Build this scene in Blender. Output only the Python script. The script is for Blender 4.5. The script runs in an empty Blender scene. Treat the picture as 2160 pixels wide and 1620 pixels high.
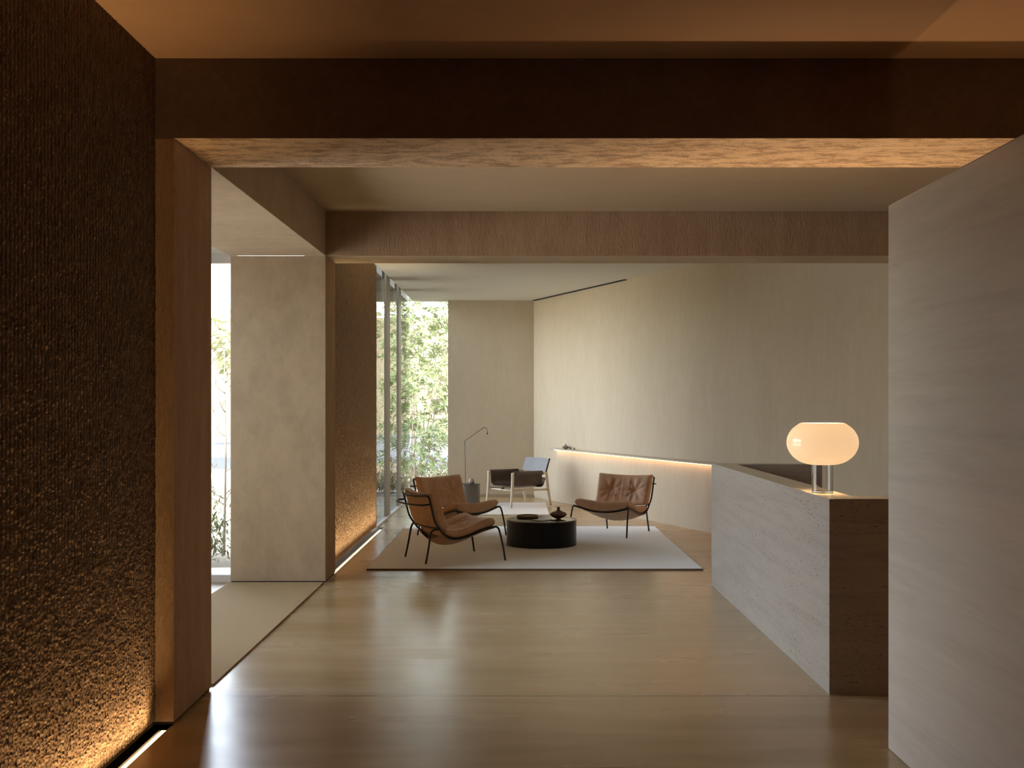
import bpy, bmesh, math, random
import numpy as np
from mathutils import Vector, Matrix
C = bpy.context.scene
COL = C.collection
random.seed(7); np.random.seed(7)
PI = math.pi

# ---------------------------------------------------------------- camera
FPX, CXP, CYP, EYE = 2400.0, 1090.0, 852.0, 1.65
cam_d = bpy.data.cameras.new('camera'); cam = bpy.data.objects.new('camera', cam_d); COL.objects.link(cam)
cam_d.sensor_fit = 'HORIZONTAL'; cam_d.sensor_width = 36.0; cam_d.lens = FPX / 2160.0 * 36.0
cam_d.shift_x = -(CXP - 1080.0) / 2160.0
cam_d.shift_y = (CYP - 810.0) / 2160.0
cam_d.clip_start = 0.05; cam_d.clip_end = 500
cam.location = (0, 0, EYE); cam.rotation_euler = (PI / 2, 0, 0)
C.camera = cam
# ---------------------------------------------------------------- exposure
C.view_settings.view_transform = 'Standard'; C.view_settings.look = 'None'
C.view_settings.gamma = 1.0; C.view_settings.use_curve_mapping = False
C.view_settings.exposure = 0.1
C.cycles.use_denoising = True
C.cycles.max_bounces = 14; C.cycles.diffuse_bounces = 7; C.cycles.glossy_bounces = 5
C.cycles.transmission_bounces = 8; C.cycles.transparent_max_bounces = 24
C.cycles.sample_clamp_indirect = 2.5
C.cycles.caustics_reflective = False; C.cycles.caustics_refractive = False
# ---------------------------------------------------------------- sky
W = bpy.data.worlds.new('sky'); C.world = W; W.use_nodes = True
nt = W.node_tree; bg = nt.nodes['Background']
sky = nt.nodes.new('ShaderNodeTexSky'); sky.sky_type = 'NISHITA'; sky.sun_disc = False
sky.sun_elevation = math.radians(48); sky.sun_rotation = math.radians(150)
sky.air_density = 1.0; sky.dust_density = 3.5; sky.ozone_density = 1.0
hsv = nt.nodes.new('ShaderNodeHueSaturation'); hsv.inputs['Saturation'].default_value = 0.45
nt.links.new(sky.outputs[0], hsv.inputs['Color']); nt.links.new(hsv.outputs[0], bg.inputs['Color'])
SKY_STRENGTH = 2.2
bg.inputs['Strength'].default_value = SKY_STRENGTH
# ---------------------------------------------------------------- sun
sd = bpy.data.lights.new('sun', 'SUN'); sd.energy = 13.5; sd.angle = math.radians(1.5); sd.color = (1, .95, .84)
so = bpy.data.objects.new('sun', sd); COL.objects.link(so); so.location = (10, -10, 20)
so.rotation_euler = Vector((-.16, .66, -.8)).to_track_quat('-Z', 'Y').to_euler()
# ---------------------------------------------------------------- daylight portals in the window openings
def portal(name, loc, sx, sy, direction):
    l = bpy.data.lights.new(name, 'AREA'); l.shape = 'RECTANGLE'; l.size = sx; l.size_y = sy
    l.cycles.is_portal = True
    o = bpy.data.objects.new(name, l); COL.objects.link(o); o.location = loc
    o.rotation_euler = Vector(direction).to_track_quat('-Z', 'Y').to_euler()
portal('portal_side_glass', (-1.93, 17.7, 1.75), 5.2, 3.5, (1, 0, 0))
portal('portal_back_glass', (-1.53, 20.3, 1.75), .7, 3.5, (0, -1, 0))
portal('portal_entry_glass', (-3.82, 8.75, 1.53), 3.7, 3.06, (1, 0, 0))
portal('portal_vestibule_end', (-3.2, 10.72, 1.53), 1.1, 3.06, (0, -1, 0))

# ---------------------------------------------------------------- node helpers
def lin(r, g, b):
    f = lambda c: ((c / 255 + .055) / 1.055) ** 2.4 if c > 10.3 else c / 255 / 12.92
    return (f(r), f(g), f(b), 1)
class NB:
    def __init__(s, name):
        s.m = bpy.data.materials.new(name); s.m.use_nodes = True; s.t = s.m.node_tree
        s.b = s.t.nodes['Principled BSDF']; s.out = s.t.nodes['Material Output']
    def n(s, typ, **kw):
        x = s.t.nodes.new(typ)
        for k, v in kw.items(): setattr(x, k, v)
        return x
    def l(s, a, b): s.t.links.new(a, b)
    def coord(s, scale=(1, 1, 1), space='Object', rot=(0, 0, 0)):
        tc = s.n('ShaderNodeTexCoord'); mp = s.n('ShaderNodeMapping')
        mp.inputs['Scale'].default_value = scale; mp.inputs['Rotation'].default_value = rot
        s.l(tc.outputs[space], mp.inputs[0]); return mp.outputs[0]
    def noise(s, vec, scale, detail=4, rough=.55, dist=0):
        x = s.n('ShaderNodeTexNoise'); x.inputs['Scale'].default_value = scale
        x.inputs['Detail'].default_value = detail; x.inputs['Roughness'].default_value = rough
        x.inputs['Distortion'].default_value = dist
        s.l(vec, x.inputs['Vector']); return x.outputs['Fac']
    def ramp(s, fac, stops):
        r = s.n('ShaderNodeValToRGB'); e = r.color_ramp.elements
        while len(e) < len(stops): e.new(.5)
        for q, (p, c) in zip(e, stops):
            q.position = p; q.color = c if len(c) == 4 else (*c, 1)
        s.l(fac, r.inputs[0]); return r.outputs[0]
    def mix(s, fac, a, b, blend='MIX'):
        x = s.n('ShaderNodeMix', data_type='RGBA', blend_type=blend)
        for sock, v in ((x.inputs[0], fac), (x.inputs[6], a), (x.inputs[7], b)):
            if hasattr(v, 'links'): s.l(v, sock)
            else: sock.default_value = v
        return x.outputs[2]
    def bump(s, h, strength=.3, dist=.01, nrm=None):
        x = s.n('ShaderNodeBump'); x.inputs['Strength'].default_value = strength; x.inputs['Distance'].default_value = dist
        s.l(h, x.inputs['Height'])
        if nrm: s.l(nrm, x.inputs['Normal'])
        s.l(x.outputs[0], s.b.inputs['Normal']); return x.outputs[0]
    def set(s, **kw):
        for k, v in kw.items():
            k = k.replace('_', ' ')
            sock = s.b.inputs[k]
            if hasattr(v, 'links'): s.l(v, sock)
            else: sock.default_value = v
        return s
G = lambda v: (v, v, v, 1)
def simple(name, col, rough=.5, metal=0., spec=.5, bumpscale=0, bstr=.1):
    b = NB(name); b.set(Base_Color=col, Roughness=rough, Metallic=metal); b.b.inputs['Specular IOR Level'].default_value = spec
    if bumpscale: b.bump(b.noise(b.coord(), bumpscale), bstr, .003)
    return b.m
def plaster(name, c1, c2, stretch=(1, 1, 1), rough=.85, bstr=.25, fine=90, patch=2.2, lo=.38, hi=.64, spec=.3):
    b = NB(name); v = b.coord(stretch)
    big = b.noise(v, patch, 6, .62, .3); med = b.noise(v, patch * 7, 5, .6)
    f = b.n('ShaderNodeMath', operation='MULTIPLY_ADD'); b.l(med, f.inputs[0]); f.inputs[1].default_value = .45
    g = b.n('ShaderNodeMath', operation='MULTIPLY'); b.l(big, g.inputs[0]); g.inputs[1].default_value = .55
    b.l(g.outputs[0], f.inputs[2])
    b.set(Base_Color=b.ramp(f.outputs[0], [(lo, c1), (hi, c2)]), Roughness=rough)
    b.b.inputs['Specular IOR Level'].default_value = spec
    h = b.n('ShaderNodeMath', operation='ADD'); b.l(b.noise(v, fine, 4, .6), h.inputs[0]); b.l(med, h.inputs[1])
    b.bump(h.outputs[0], bstr, .012)
    return b.m

M = {}
# clay plaster of the beams and columns, combed vertically on upright faces, along the beam on soffits
M['clay'] = plaster('clay_plaster', (.37, .24, .138, 1), (.49, .34, .208, 1), (6, 6, 1.1), bstr=.5, fine=26, patch=1.5)
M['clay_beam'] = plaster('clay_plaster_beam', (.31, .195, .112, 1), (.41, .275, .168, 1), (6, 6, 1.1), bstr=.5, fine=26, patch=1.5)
M['clay_flat'] = plaster('clay_plaster_smooth', (.44, .335, .22, 1), (.54, .42, .285, 1), (1.6, 1.6, 1), bstr=.14, fine=60, patch=1.1)
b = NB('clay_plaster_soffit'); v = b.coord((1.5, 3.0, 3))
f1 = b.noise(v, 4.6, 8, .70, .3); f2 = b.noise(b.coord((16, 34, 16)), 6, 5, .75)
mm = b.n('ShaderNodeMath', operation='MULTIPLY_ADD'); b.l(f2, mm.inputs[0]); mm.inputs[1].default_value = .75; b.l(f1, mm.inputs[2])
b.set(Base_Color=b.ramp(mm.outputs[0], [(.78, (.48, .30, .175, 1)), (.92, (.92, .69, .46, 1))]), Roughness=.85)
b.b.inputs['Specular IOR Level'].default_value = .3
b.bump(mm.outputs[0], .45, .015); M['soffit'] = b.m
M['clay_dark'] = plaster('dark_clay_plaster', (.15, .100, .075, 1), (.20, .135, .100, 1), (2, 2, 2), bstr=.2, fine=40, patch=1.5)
M['ceiling_brown'] = plaster('brown_ceiling_plaster', (.46, .285, .165, 1), (.50, .31, .18, 1), (.8, 1, 1), bstr=.03, fine=40, patch=.7)
M['ceiling'] = plaster('ceiling_plaster', (.45, .34, .225, 1), (.49, .375, .25, 1), (.8, 1, 1), bstr=.03, fine=40, patch=.7)
M['ceiling_pale'] = plaster('pale_ceiling_plaster', (.66, .65, .60, 1), (.69, .68, .63, 1), (1, 1, 1), bstr=.02, fine=40, patch=.7)
M['wall_pale'] = plaster('pale_wall_plaster', (.52, .44, .32, 1), (.58, .49, .365, 1), (1.5, 1.5, .5), bstr=.05, fine=30, patch=1.3)
M['dark_back'] = plaster('dark_room_plaster', (.20, .14, .10, 1), (.26, .185, .13, 1), bstr=.05)
# combed fin concrete
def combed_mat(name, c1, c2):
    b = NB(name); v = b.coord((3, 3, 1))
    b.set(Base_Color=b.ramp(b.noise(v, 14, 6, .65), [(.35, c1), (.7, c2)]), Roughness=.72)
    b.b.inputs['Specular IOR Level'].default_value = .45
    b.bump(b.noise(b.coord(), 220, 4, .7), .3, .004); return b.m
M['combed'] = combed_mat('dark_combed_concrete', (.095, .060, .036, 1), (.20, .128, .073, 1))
M['combed_lit'] = combed_mat('daylit_combed_concrete', (.17, .103, .055, 1), (.33, .212, .115, 1))  # same concrete, lightened to stand in for daylight on the far wall
# travertine
def travertine(name, base, dark, pits, pit_col, band=(.5, .5, 9), rough=.45, pscale=1.0):
    b = NB(name); v = b.coord(band)
    n1 = b.noise(v, 1.6, 8, .6, .6); n2 = b.noise(b.coord((2.5, 2.5, 40)), 2.2, 5, .6, .3)
    mx = b.n('ShaderNodeMath', operation='MULTIPLY_ADD'); b.l(n2, mx.inputs[0]); mx.inputs[1].default_value = .4; b.l(n1, mx.inputs[2])
    col = b.ramp(mx.outputs[0], [(.5, dark), (.66, base), (.85, tuple(min(1, c * 1.08) for c in base[:3]) + (1,))])
    if pits:
        pv = b.coord((9 * pscale, 9 * pscale, 26 * pscale)); p1 = b.noise(pv, 3.2, 6, .7, 1.2)
        zone = b.noise(b.coord((.9, .9, 4.5)), 2.0, 3, .55, .4)
        z = b.ramp(zone, [(.42, G(0)), (.60, G(1))])
        p = b.ramp(p1, [(pits, G(0)), (pits + .03, G(1))])
        pm = b.mix(1.0, p, z, 'MULTIPLY')
        col = b.mix(pm, col, pit_col)
        inv = b.n('ShaderNodeMath', operation='SUBTRACT'); inv.inputs[0].default_value = 1.0; b.l(pm, inv.inputs[1])
        b.bump(inv.outputs[0], .6, .012)
    b.set(Base_Color=col, Roughness=rough); return b.m
M['desk'] = travertine('pitted_travertine', (.43, .40, .362, 1), (.37, .34, .30, 1), .595, (.10, .07, .05, 1), rough=.33)
b = NB('polished_glow_tinted_travertine'); b.set(Base_Color=b.ramp(b.noise(b.coord((1, 3, 1)), 4, 6, .6), [(.3, (.48, .39, .28, 1)), (.7, (.56, .46, .34, 1))]), Roughness=.14); M['desk_top'] = b.m  # warm tint in the colour stands in for lamp glow on the polished top
M['slab'] = travertine('honed_travertine', (.86, .82, .755, 1), (.80, .75, .68, 1), 0, None, band=(.35, .35, 5), rough=.22); M['slab'].node_tree.nodes['Principled BSDF'].inputs['Specular IOR Level'].default_value = .9
# polished floor with a joint
b = NB('polished_floor'); v = b.coord((.35, 1.6, 1), 'Object')
n1 = b.noise(v, 1.3, 3, .5, 0); n2 = b.noise(b.coord((.6, 4, 1)), 2.0, 2, .45, 0)
mx = b.n('ShaderNodeMath', operation='MULTIPLY_ADD'); b.l(n2, mx.inputs[0]); mx.inputs[1].default_value = .35; b.l(n1, mx.inputs[2])
col = b.ramp(mx.outputs[0], [(.45, (.37, .255, .125, 1)), (.67, (.45, .325, .172, 1)), (.90, (.50, .375, .215, 1))])
geo = b.n('ShaderNodeNewGeometry'); sp = b.n('ShaderNodeSeparateXYZ'); b.l(geo.outputs['Position'], sp.inputs[0])
cmp_ = b.n('ShaderNodeMath', operation='COMPARE'); b.l(sp.outputs[1], cmp_.inputs[0]); cmp_.inputs[1].default_value = 6.428; cmp_.inputs[2].default_value = .006
col = b.mix(cmp_.outputs[0], col, (.07, .05, .035, 1))
b.set(Base_Color=col, Roughness=b.ramp(n1, [(.3, G(.23)), (.7, G(.29))]))
b.b.inputs['Specular IOR Level'].default_value = .62
M['floor'] = b.m
# textiles
def fabric(name, c1, c2, scale=500, rough=.95, bstr=.25, stretch=(1, 1, 1), sheen=.3):
    b = NB(name); v = b.coord(stretch)
    b.set(Base_Color=b.ramp(b.noise(v, scale, 3, .7), [(.3, c1), (.7, c2)]), Roughness=rough)
    b.b.inputs['Specular IOR Level'].default_value = .15
    b.b.inputs['Sheen Weight'].default_value = sheen; b.b.inputs['Sheen Roughness'].default_value = .4
    b.bump(b.noise(v, scale * .8, 3, .7), bstr, .004); return b.m
M['rug'] = fabric('woven_rug', (.65, .72, .73, 1), (.84, .905, .91, 1), 70, stretch=(.7, 4, 1), sheen=1.0)
M['rug_edge'] = simple('rug_binding', (.16, .09, .05, 1), .8)
M['rug_pale'] = fabric('pale_rug', (.70, .64, .55, 1), (.80, .74, .64, 1), 90)
M['mat'] = fabric('entrance_mat', (.40, .29, .155, 1), (.48, .355, .205, 1), 150, sheen=0)
def leather(name, c1, c2, rough=.42, bs=.16):
    b = NB(name); v = b.coord()
    b.set(Base_Color=b.ramp(b.noise(v, 7, 5, .6), [(.3, c1), (.72, c2)]), Roughness=rough)
    b.bump(b.noise(v, 220, 4, .6), bs, .002); return b.m
M['tan'] = leather('tan_leather', (.52, .305, .180, 1), (.64, .41, .258, 1), .58)
M['tan_under'] = leather('pale_tan_hide', (.44, .27, .165, 1), (.54, .35, .225, 1), .55)
M['brown_hide'] = leather('dark_brown_saddle_hide', (.045, .030, .020, 1), (.075, .05, .032, 1), .36, .05)
M['black_metal'] = simple('black_lacquered_steel', (.010, .011, .013, 1), .32)
M['table_black'] = simple('satin_black_lacquer', (.004, .006, .007, 1), .30, spec=.22)
M['table_top'] = simple('reflection_greyed_stone_top', (.085, .085, .085, 1), .19)  # base lightened to stand in for the reflection on the black table
M['gunmetal'] = simple('gunmetal', (.10, .09, .08, 1), .38, .7)
M['side_table'] = simple('bronzed_grey_metal', (.17, .145, .12, 1), .34, .35)
b = NB('pale_ash_wood'); v = b.coord((14, 14, 1.2))
b.set(Base_Color=b.ramp(b.noise(v, 4, 5, .6, .5), [(.3, (.56, .46, .34, 1)), (.7, (.68, .58, .46, 1))]), Roughness=.5); M['ash'] = b.m
M['brass'] = simple('aged_brass', (.35, .24, .11, 1), .35, 1.)
b = NB('fired_clay'); v = b.coord((1, 1, 2))
b.set(Base_Color=b.ramp(b.noise(v, 14, 5, .6), [(.3, (.12, .06, .04, 1)), (.7, (.20, .11, .08, 1))]), Roughness=.42); M['clay_pot'] = b.m
M['grey_pot'] = simple('grey_stoneware', (.26, .22, .18, 1), .5, bumpscale=60)
M['pale_pot'] = simple('pale_stoneware', (.40, .42, .36, 1), .4)
b = NB('veined_stone_ball'); v = b.coord()
b.set(Base_Color=b.ramp(b.noise(v, 22, 4, .6, 2.5), [(.35, (.20, .12, .08, 1)), (.6, (.52, .42, .34, 1))]), Roughness=.3); M['ball'] = b.m
M['dish_rim'] = simple('bronze_dish', (.20, .14, .085, 1), .4, .3)
M['dish_in'] = simple('sand_glaze', (.42, .33, .22, 1), .5)
M['cover'] = simple('black_notebook_cover', (.008, .008, .009, 1), .4)
M['page'] = simple('grey_notebook_face', (.12, .12, .12, 1), .35)
M['bronze'] = simple('bronze_window_frame', (.36, .32, .25, 1), .5, .0)
M['bronze_dark'] = simple('dark_bronze_gasket', (.07, .06, .045, 1), .5)
M['steel'] = simple('brushed_steel_trim', (.55, .55, .54, 1), .3, 1.)
M['channel'] = simple('grey_light_channel', (.30, .31, .32, 1), .45, .3)
M['shadow_gap'] = simple('recess_shade_black', (.012, .010, .009, 1), .8)  # black base colour stands in for the shade inside gaps and slots
M['base_tan'] = simple('tan_skirting', (.40, .32, .22, 1), .7)
M['white_sill'] = simple('pale_stone_sill', (.70, .67, .63, 1), .4)
# architectural glass: clear, with a mirror share that grows at grazing angles
b = NB('window_glass'); b.t.nodes.remove(b.b)
tr = b.n('ShaderNodeBsdfTransparent'); tr.inputs[0].default_value = (.975, .985, .98, 1)
gl = b.n('ShaderNodeBsdfGlossy'); gl.inputs['Roughness'].default_value = .0
fr = b.n('ShaderNodeFresnel'); fr.inputs[0].default_value = 1.45
ms = b.n('ShaderNodeMixShader'); b.l(fr.outputs[0], ms.inputs[0]); b.l(tr.outputs[0], ms.inputs[1]); b.l(gl.outputs[0], ms.inputs[2])
b.l(ms.outputs[0], b.out.inputs[0]); M['glass'] = b.m
b = NB('clear_lamp_glass'); b.set(Base_Color=(1, 1, 1, 1), Roughness=.0, IOR=1.47); b.b.inputs['Transmission Weight'].default_value = 1.0; M['lamp_glass'] = b.m
def emit(name, col, s):
    b = NB(name); b.set(Base_Color=(.8, .8, .8, 1), Roughness=.4)
    b.b.inputs['Emission Color'].default_value = (*col, 1); b.b.inputs['Emission Strength'].default_value = s; return b.m
WARM = (1.0, .63, .29)
M['led'] = emit('warm_led_diffuser', WARM, 3.0)
M['led_far'] = emit('warm_led_diffuser_far', (1, .66, .34), 3.0)
M['led_shelf'] = emit('warm_led_shelf', (1, .60, .38), 7.0)
b = NB('opal_glass_shade'); b.set(Base_Color=(.55, .42, .30, 1), Roughness=.10)
b.b.inputs['Emission Color'].default_value = (1.0, .635, .335, 1); b.b.inputs['Emission Strength'].default_value = .80; M['opal'] = b.m
# plants
def leafmat(name, c1, c2, trans=.45):
    b = NB(name); b.t.nodes.remove(b.b)
    inf = b.n('ShaderNodeObjectInfo'); v = b.coord()
    col = b.ramp(b.noise(v, 3.5, 3, .6), [(.3, c1), (.7, c2)])
    d = b.n('ShaderNodeBsdfDiffuse'); t = b.n('ShaderNodeBsdfTranslucent'); g = b.n('ShaderNodeBsdfGlossy'); g.inputs['Roughness'].default_value = .45
    b.l(col, d.inputs[0]); b.l(col, t.inputs[0])
    m1 = b.n('ShaderNodeMixShader'); m1.inputs[0].default_value = trans; b.l(d.outputs[0], m1.inputs[1]); b.l(t.outputs[0], m1.inputs[2])
    m2 = b.n('ShaderNodeMixShader'); m2.inputs[0].default_value = .05; b.l(m1.outputs[0], m2.inputs[1]); b.l(g.outputs[0], m2.inputs[2])
    b.l(m2.outputs[0], b.out.inputs[0]); return b.m
M['leaf'] = leafmat('glossy_green_leaf', (.11, .15, .055, 1), (.21, .255, .105, 1))
M['leaf_far'] = leafmat('yellow_green_leaf', (.17, .17, .075, 1), (.27, .26, .13, 1))
M['leaf_bush'] = leafmat('olive_leaf', (.07, .085, .03, 1), (.14, .15, .07, 1), .35)
M['leaf_dry'] = leafmat('straw_grass', (.20, .17, .09, 1), (.34, .29, .17, 1), .4)
M['paving'] = simple('bounce_paving', (.80, .78, .75, 1), .9, spec=.1)  # bright ground added as a reflector for the entrance bay
M['cream'] = plaster('cream_render', (.15, .13, .085, 1), (.18, .158, .105, 1), rough=.95, bstr=.02)
M['bark'] = simple('grey_bark', (.21, .18, .14, 1), .9, bumpscale=40, bstr=.5)
M['road'] = simple('grey_road', (.048, .056, .072, 1), .9, spec=.1)
M['apron'] = simple('pale_concrete', (.085, .09, .095, 1), .9, spec=.1)
b = NB('bare_ground'); b.set(Base_Color=b.ramp(b.noise(b.coord(), 1.2, 6, .65), [(.35, (.20, .185, .14, 1)), (.65, (.32, .28, .22, 1))]), Roughness=.95); M['ground'] = b.m

# ---------------------------------------------------------------- mesh helpers
class MB:
    def __init__(s): s.v = []; s.f = []
    def add(s, v, f):
        o = len(s.v); s.v += [tuple(p) for p in v]; s.f += [tuple(i + o for i in q) for q in f]; return s
    def box(s, x0, x1, y0, y1, z0, z1):
        v = [(x, y, z) for z in (z0, z1) for y in (y0, y1) for x in (x0, x1)]
        return s.add(v, [(0, 2, 3, 1), (4, 5, 7, 6), (0, 1, 5, 4), (2, 6, 7, 3), (0, 4, 6, 2), (1, 3, 7, 5)])
    def prism(s, poly, z0, z1):
        n = len(poly); a = sum(poly[i][0] * poly[(i + 1) % n][1] - poly[(i + 1) % n][0] * poly[i][1] for i in range(n))
        if a < 0: poly = poly[::-1]
        v = [(x, y, z0) for x, y in poly] + [(x, y, z1) for x, y in poly]
        return s.add(v, [tuple(range(n))[::-1], tuple(range(n, 2 * n))] + [(i, (i + 1) % n, n + (i + 1) % n, n + i) for i in range(n)])
    def tube(s, pts, r, n=12, smooth=0, closed=False):
        P = [Vector(p) for p in pts]
        if smooth: P = catmull(P, smooth, closed)
        m = len(P); R = r if hasattr(r, '__len__') else [r] * m
        if len(R) != m: R = list(np.interp(np.linspace(0, 1, m), np.linspace(0, 1, len(R)), R))
        T = []
        for i in range(m):
            a = P[(i - 1) % m] if closed else P[max(i - 1, 0)]; c = P[(i + 1) % m] if closed else P[min(i + 1, m - 1)]
            T.append((c - a).normalized())
        up = Vector((0, 0, 1)) if abs(T[0].z) < .9 else Vector((1, 0, 0))
        N = (up - T[0] * up.dot(T[0])).normalized(); v = []
        for i in range(m):
            N = (N - T[i] * N.dot(T[i])).normalized(); B = T[i].cross(N)
            v += [P[i] + (N * math.cos(2 * PI * k / n) + B * math.sin(2 * PI * k / n)) * R[i] for k in range(n)]
        f = []
        for i in range(m if closed else m - 1):
            j = (i + 1) % m
            f += [(i * n + k, i * n + (k + 1) % n, j * n + (k + 1) % n, j * n + k) for k in range(n)]
        if not closed: f += [tuple(range(n))[::-1], tuple(range((m - 1) * n, m * n))]
        return s.add(v, f)
    def lathe(s, prof, n=48, cx=0, cy=0, cz=0, cap=True):
        v = []; m = len(prof)
        for r, z in prof: v += [(cx + r * math.cos(2 * PI * k / n), cy + r * math.sin(2 * PI * k / n), cz + z) for k in range(n)]
        f = [(i * n + k, i * n + (k + 1) % n, (i + 1) * n + (k + 1) % n, (i + 1) * n + k) for i in range(m - 1) for k in range(n)]
        if cap: f += [tuple(range(n))[::-1], tuple(range((m - 1) * n, m * n))]
        return s.add(v, f)
    def grid(s, P):
        a, c = P.shape[:2]; v = P.reshape(-1, 3).tolist()
        return s.add(v, [(i * c + j, i * c + j + 1, (i + 1) * c + j + 1, (i + 1) * c + j) for i in range(a - 1) for j in range(c - 1)])
    def build(s, name, mat, parent=None, smooth=False, bevel=0, angle=None):
        me = bpy.data.meshes.new(name); me.from_pydata(s.v, [], s.f); me.update()
        o = bpy.data.objects.new(name, me); COL.objects.link(o)
        if mat: me.materials.append(mat)
        if smooth or angle:
            me.polygons.foreach_set('use_smooth', [True] * len(me.polygons))
            if angle:
                bm = bmesh.new(); bm.from_mesh(me)
                for e in bm.edges:
                    if len(e.link_faces) == 2 and e.calc_face_angle(0) > math.radians(angle): e.smooth = False
                bm.to_mesh(me); bm.free()
        if bevel:
            md = o.modifiers.new('bevel', 'BEVEL'); md.width = bevel; md.segments = 2; md.limit_method = 'ANGLE'; md.angle_limit = math.radians(40)
        if parent: o.parent = parent
        return o
def catmull(P, k, closed=False):
    m = len(P); out = []
    for i in range(m if closed else m - 1):
        if closed: p0, p1, p2, p3 = P[(i - 1) % m], P[i], P[(i + 1) % m], P[(i + 2) % m]
        else: p0, p1, p2, p3 = P[max(i - 1, 0)], P[i], P[i + 1], P[min(i + 2, m - 1)]
        for q in range(k):
            t = q / k
            out.append(.5 * ((2 * p1) + (p2 - p0) * t + (2 * p0 - 5 * p1 + 4 * p2 - p3) * t * t + (3 * p1 - p0 - 3 * p2 + p3) * t ** 3))
    if not closed: out.append(P[-1].copy())
    return out
def tag(o, label=None, cat=None, group=None, kind=None):
    for k, v in (('label', label), ('category', cat), ('group', group), ('kind', kind)):
        if v: o[k] = v
    return o
def empty(name, loc, rz=0):
    o = bpy.data.objects.new(name, None); COL.objects.link(o); o.location = loc; o.rotation_euler = (0, 0, rz); o.empty_display_size = .1; return o
def copy_tree(o, parent=None):
    c = o.copy(); COL.objects.link(c)
    if parent: c.parent = parent
    for ch in list(o.children): copy_tree(ch, c)
    return c
def struct(mb, name, mat, parent=None, label=None, cat=None, **kw):
    o = mb.build(name, mat, parent, **kw)
    if not parent: tag(o, label, cat, kind='structure')
    return o
def px(u, v, z=0.0):                     # where the sight line through a photo pixel meets the level z
    y = (EYE - z) * FPX / (v - CYP); return ((u - CXP) / FPX * y, y)

# ---------------------------------------------------------------- plan of the building (metres, camera at the origin)
XL = -1.865          # combed walls
XC = -1.765          # column faces
Y1a, Y1b = 5.86, 6.58      # first beam and column
Y2a, Y2b = 10.51, 11.07    # second beam and column
YW2 = 15.11                # end of the second combed wall
YB = 20.2                  # back wall
ZB, ZC, ZC3 = 3.018, 3.43, 3.485
XV, XVE = -2.645, -3.75    # vestibule
SX, SXR, SY = 1.777, 1.965, 5.447
DW = lambda y: .335 + (20.12 - y) * .3841       # diagonal wall x at depth y
XR, YBK = 5.2, -4.0
YD = 20.12 - (XR - .335) / .3841

# floor with slots for the recessed lights
SL = [(XL, XC, -2.0, Y1a), (XL, XC, Y2b, 15.2), (SXR, SXR + .1, -2.0, SY)]
fl = MB()
xs = sorted({-5.2, XL, XC, SXR, SXR + .1, XR}); ys = sorted({YBK, -2.0, SY, Y1a, Y2b, 15.2, YB})
for i in range(len(xs) - 1):
    for j in range(len(ys) - 1):
        cx, cy = (xs[i] + xs[i + 1]) / 2, (ys[j] + ys[j + 1]) / 2
        if any(a < cx < c and d < cy < e for a, c, d, e in SL): continue
        if cx < XL and (cy > Y2b): continue
        fl.add([(xs[i], ys[j], 0), (xs[i + 1], ys[j], 0), (xs[i + 1], ys[j + 1], 0), (xs[i], ys[j + 1], 0)], [(0, 1, 2, 3)])
struct(fl, 'floor', M['floor'], label='polished brown stone floor with one thin joint', cat='floor')
sub = MB().box(-5.2, XR, YBK, YB, -.30, -.065)
struct(sub, 'floor', M['shadow_gap'], label='dark bottom of the recesses in the floor', cat='floor')

# ceilings
struct(MB().box(-2.2, XR, YBK, Y1a, ZC, ZC + .3), 'ceiling', M['ceiling_brown'], label='brown plaster ceiling in front of the first beam', cat='ceiling')
struct(MB().box(XC, XR, Y1b, Y2a, ZC, ZC + .3), 'ceiling', M['ceiling'], label='plaster ceiling between the two cross beams', cat='ceiling')
struct(MB().box(-1.85, XR, Y2b, YB + .3, ZC3, ZC3 + .3), 'ceiling', M['ceiling_pale'], label='pale ceiling over the seating area', cat='ceiling')
struct(MB().box(XVE - .1, XV, Y1a, Y2b - .3, ZB + .03, ZB + .4), 'ceiling', M['ceiling_pale'], label='ceiling of the glazed entrance bay', cat='ceiling')
struct(MB().box(-2.2, XR, Y1b - .05, YB + .3, ZC3 + .3, ZC3 + .45), 'roof', M['ceiling'], label='roof slab added above the ceilings to keep sunlight out', cat='roof')  # unseen slab, added so sunlight does not leak inside
# beams: face and soffit are one body, the soffit has the marbled finish
def beam(x0, x1, y0, y1, z0, z1, label, soffit='soffit', face='clay'):
    o = MB().box(x0, x1, y0, y1, z0, z1).build('beam', M[face]); tag(o, label, 'beam', kind='structure')
    o.data.materials.append(M[soffit])
    for p in o.data.polygons:
        if p.normal.z < -.9: p.material_index = 1
    return o
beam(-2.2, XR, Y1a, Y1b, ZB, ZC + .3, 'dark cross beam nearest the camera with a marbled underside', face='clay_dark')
beam(XC - .001, DW(Y2a) + .3, Y2a, Y2b, ZB, ZC3 + .3, 'second cross beam in front of the seating area', soffit='clay_flat', face='clay_beam')
beam(XV, XC, Y1b, Y2a, ZB, ZC + .3, 'beam running from the first column to the second', soffit='clay_flat', face='clay_flat')
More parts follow.
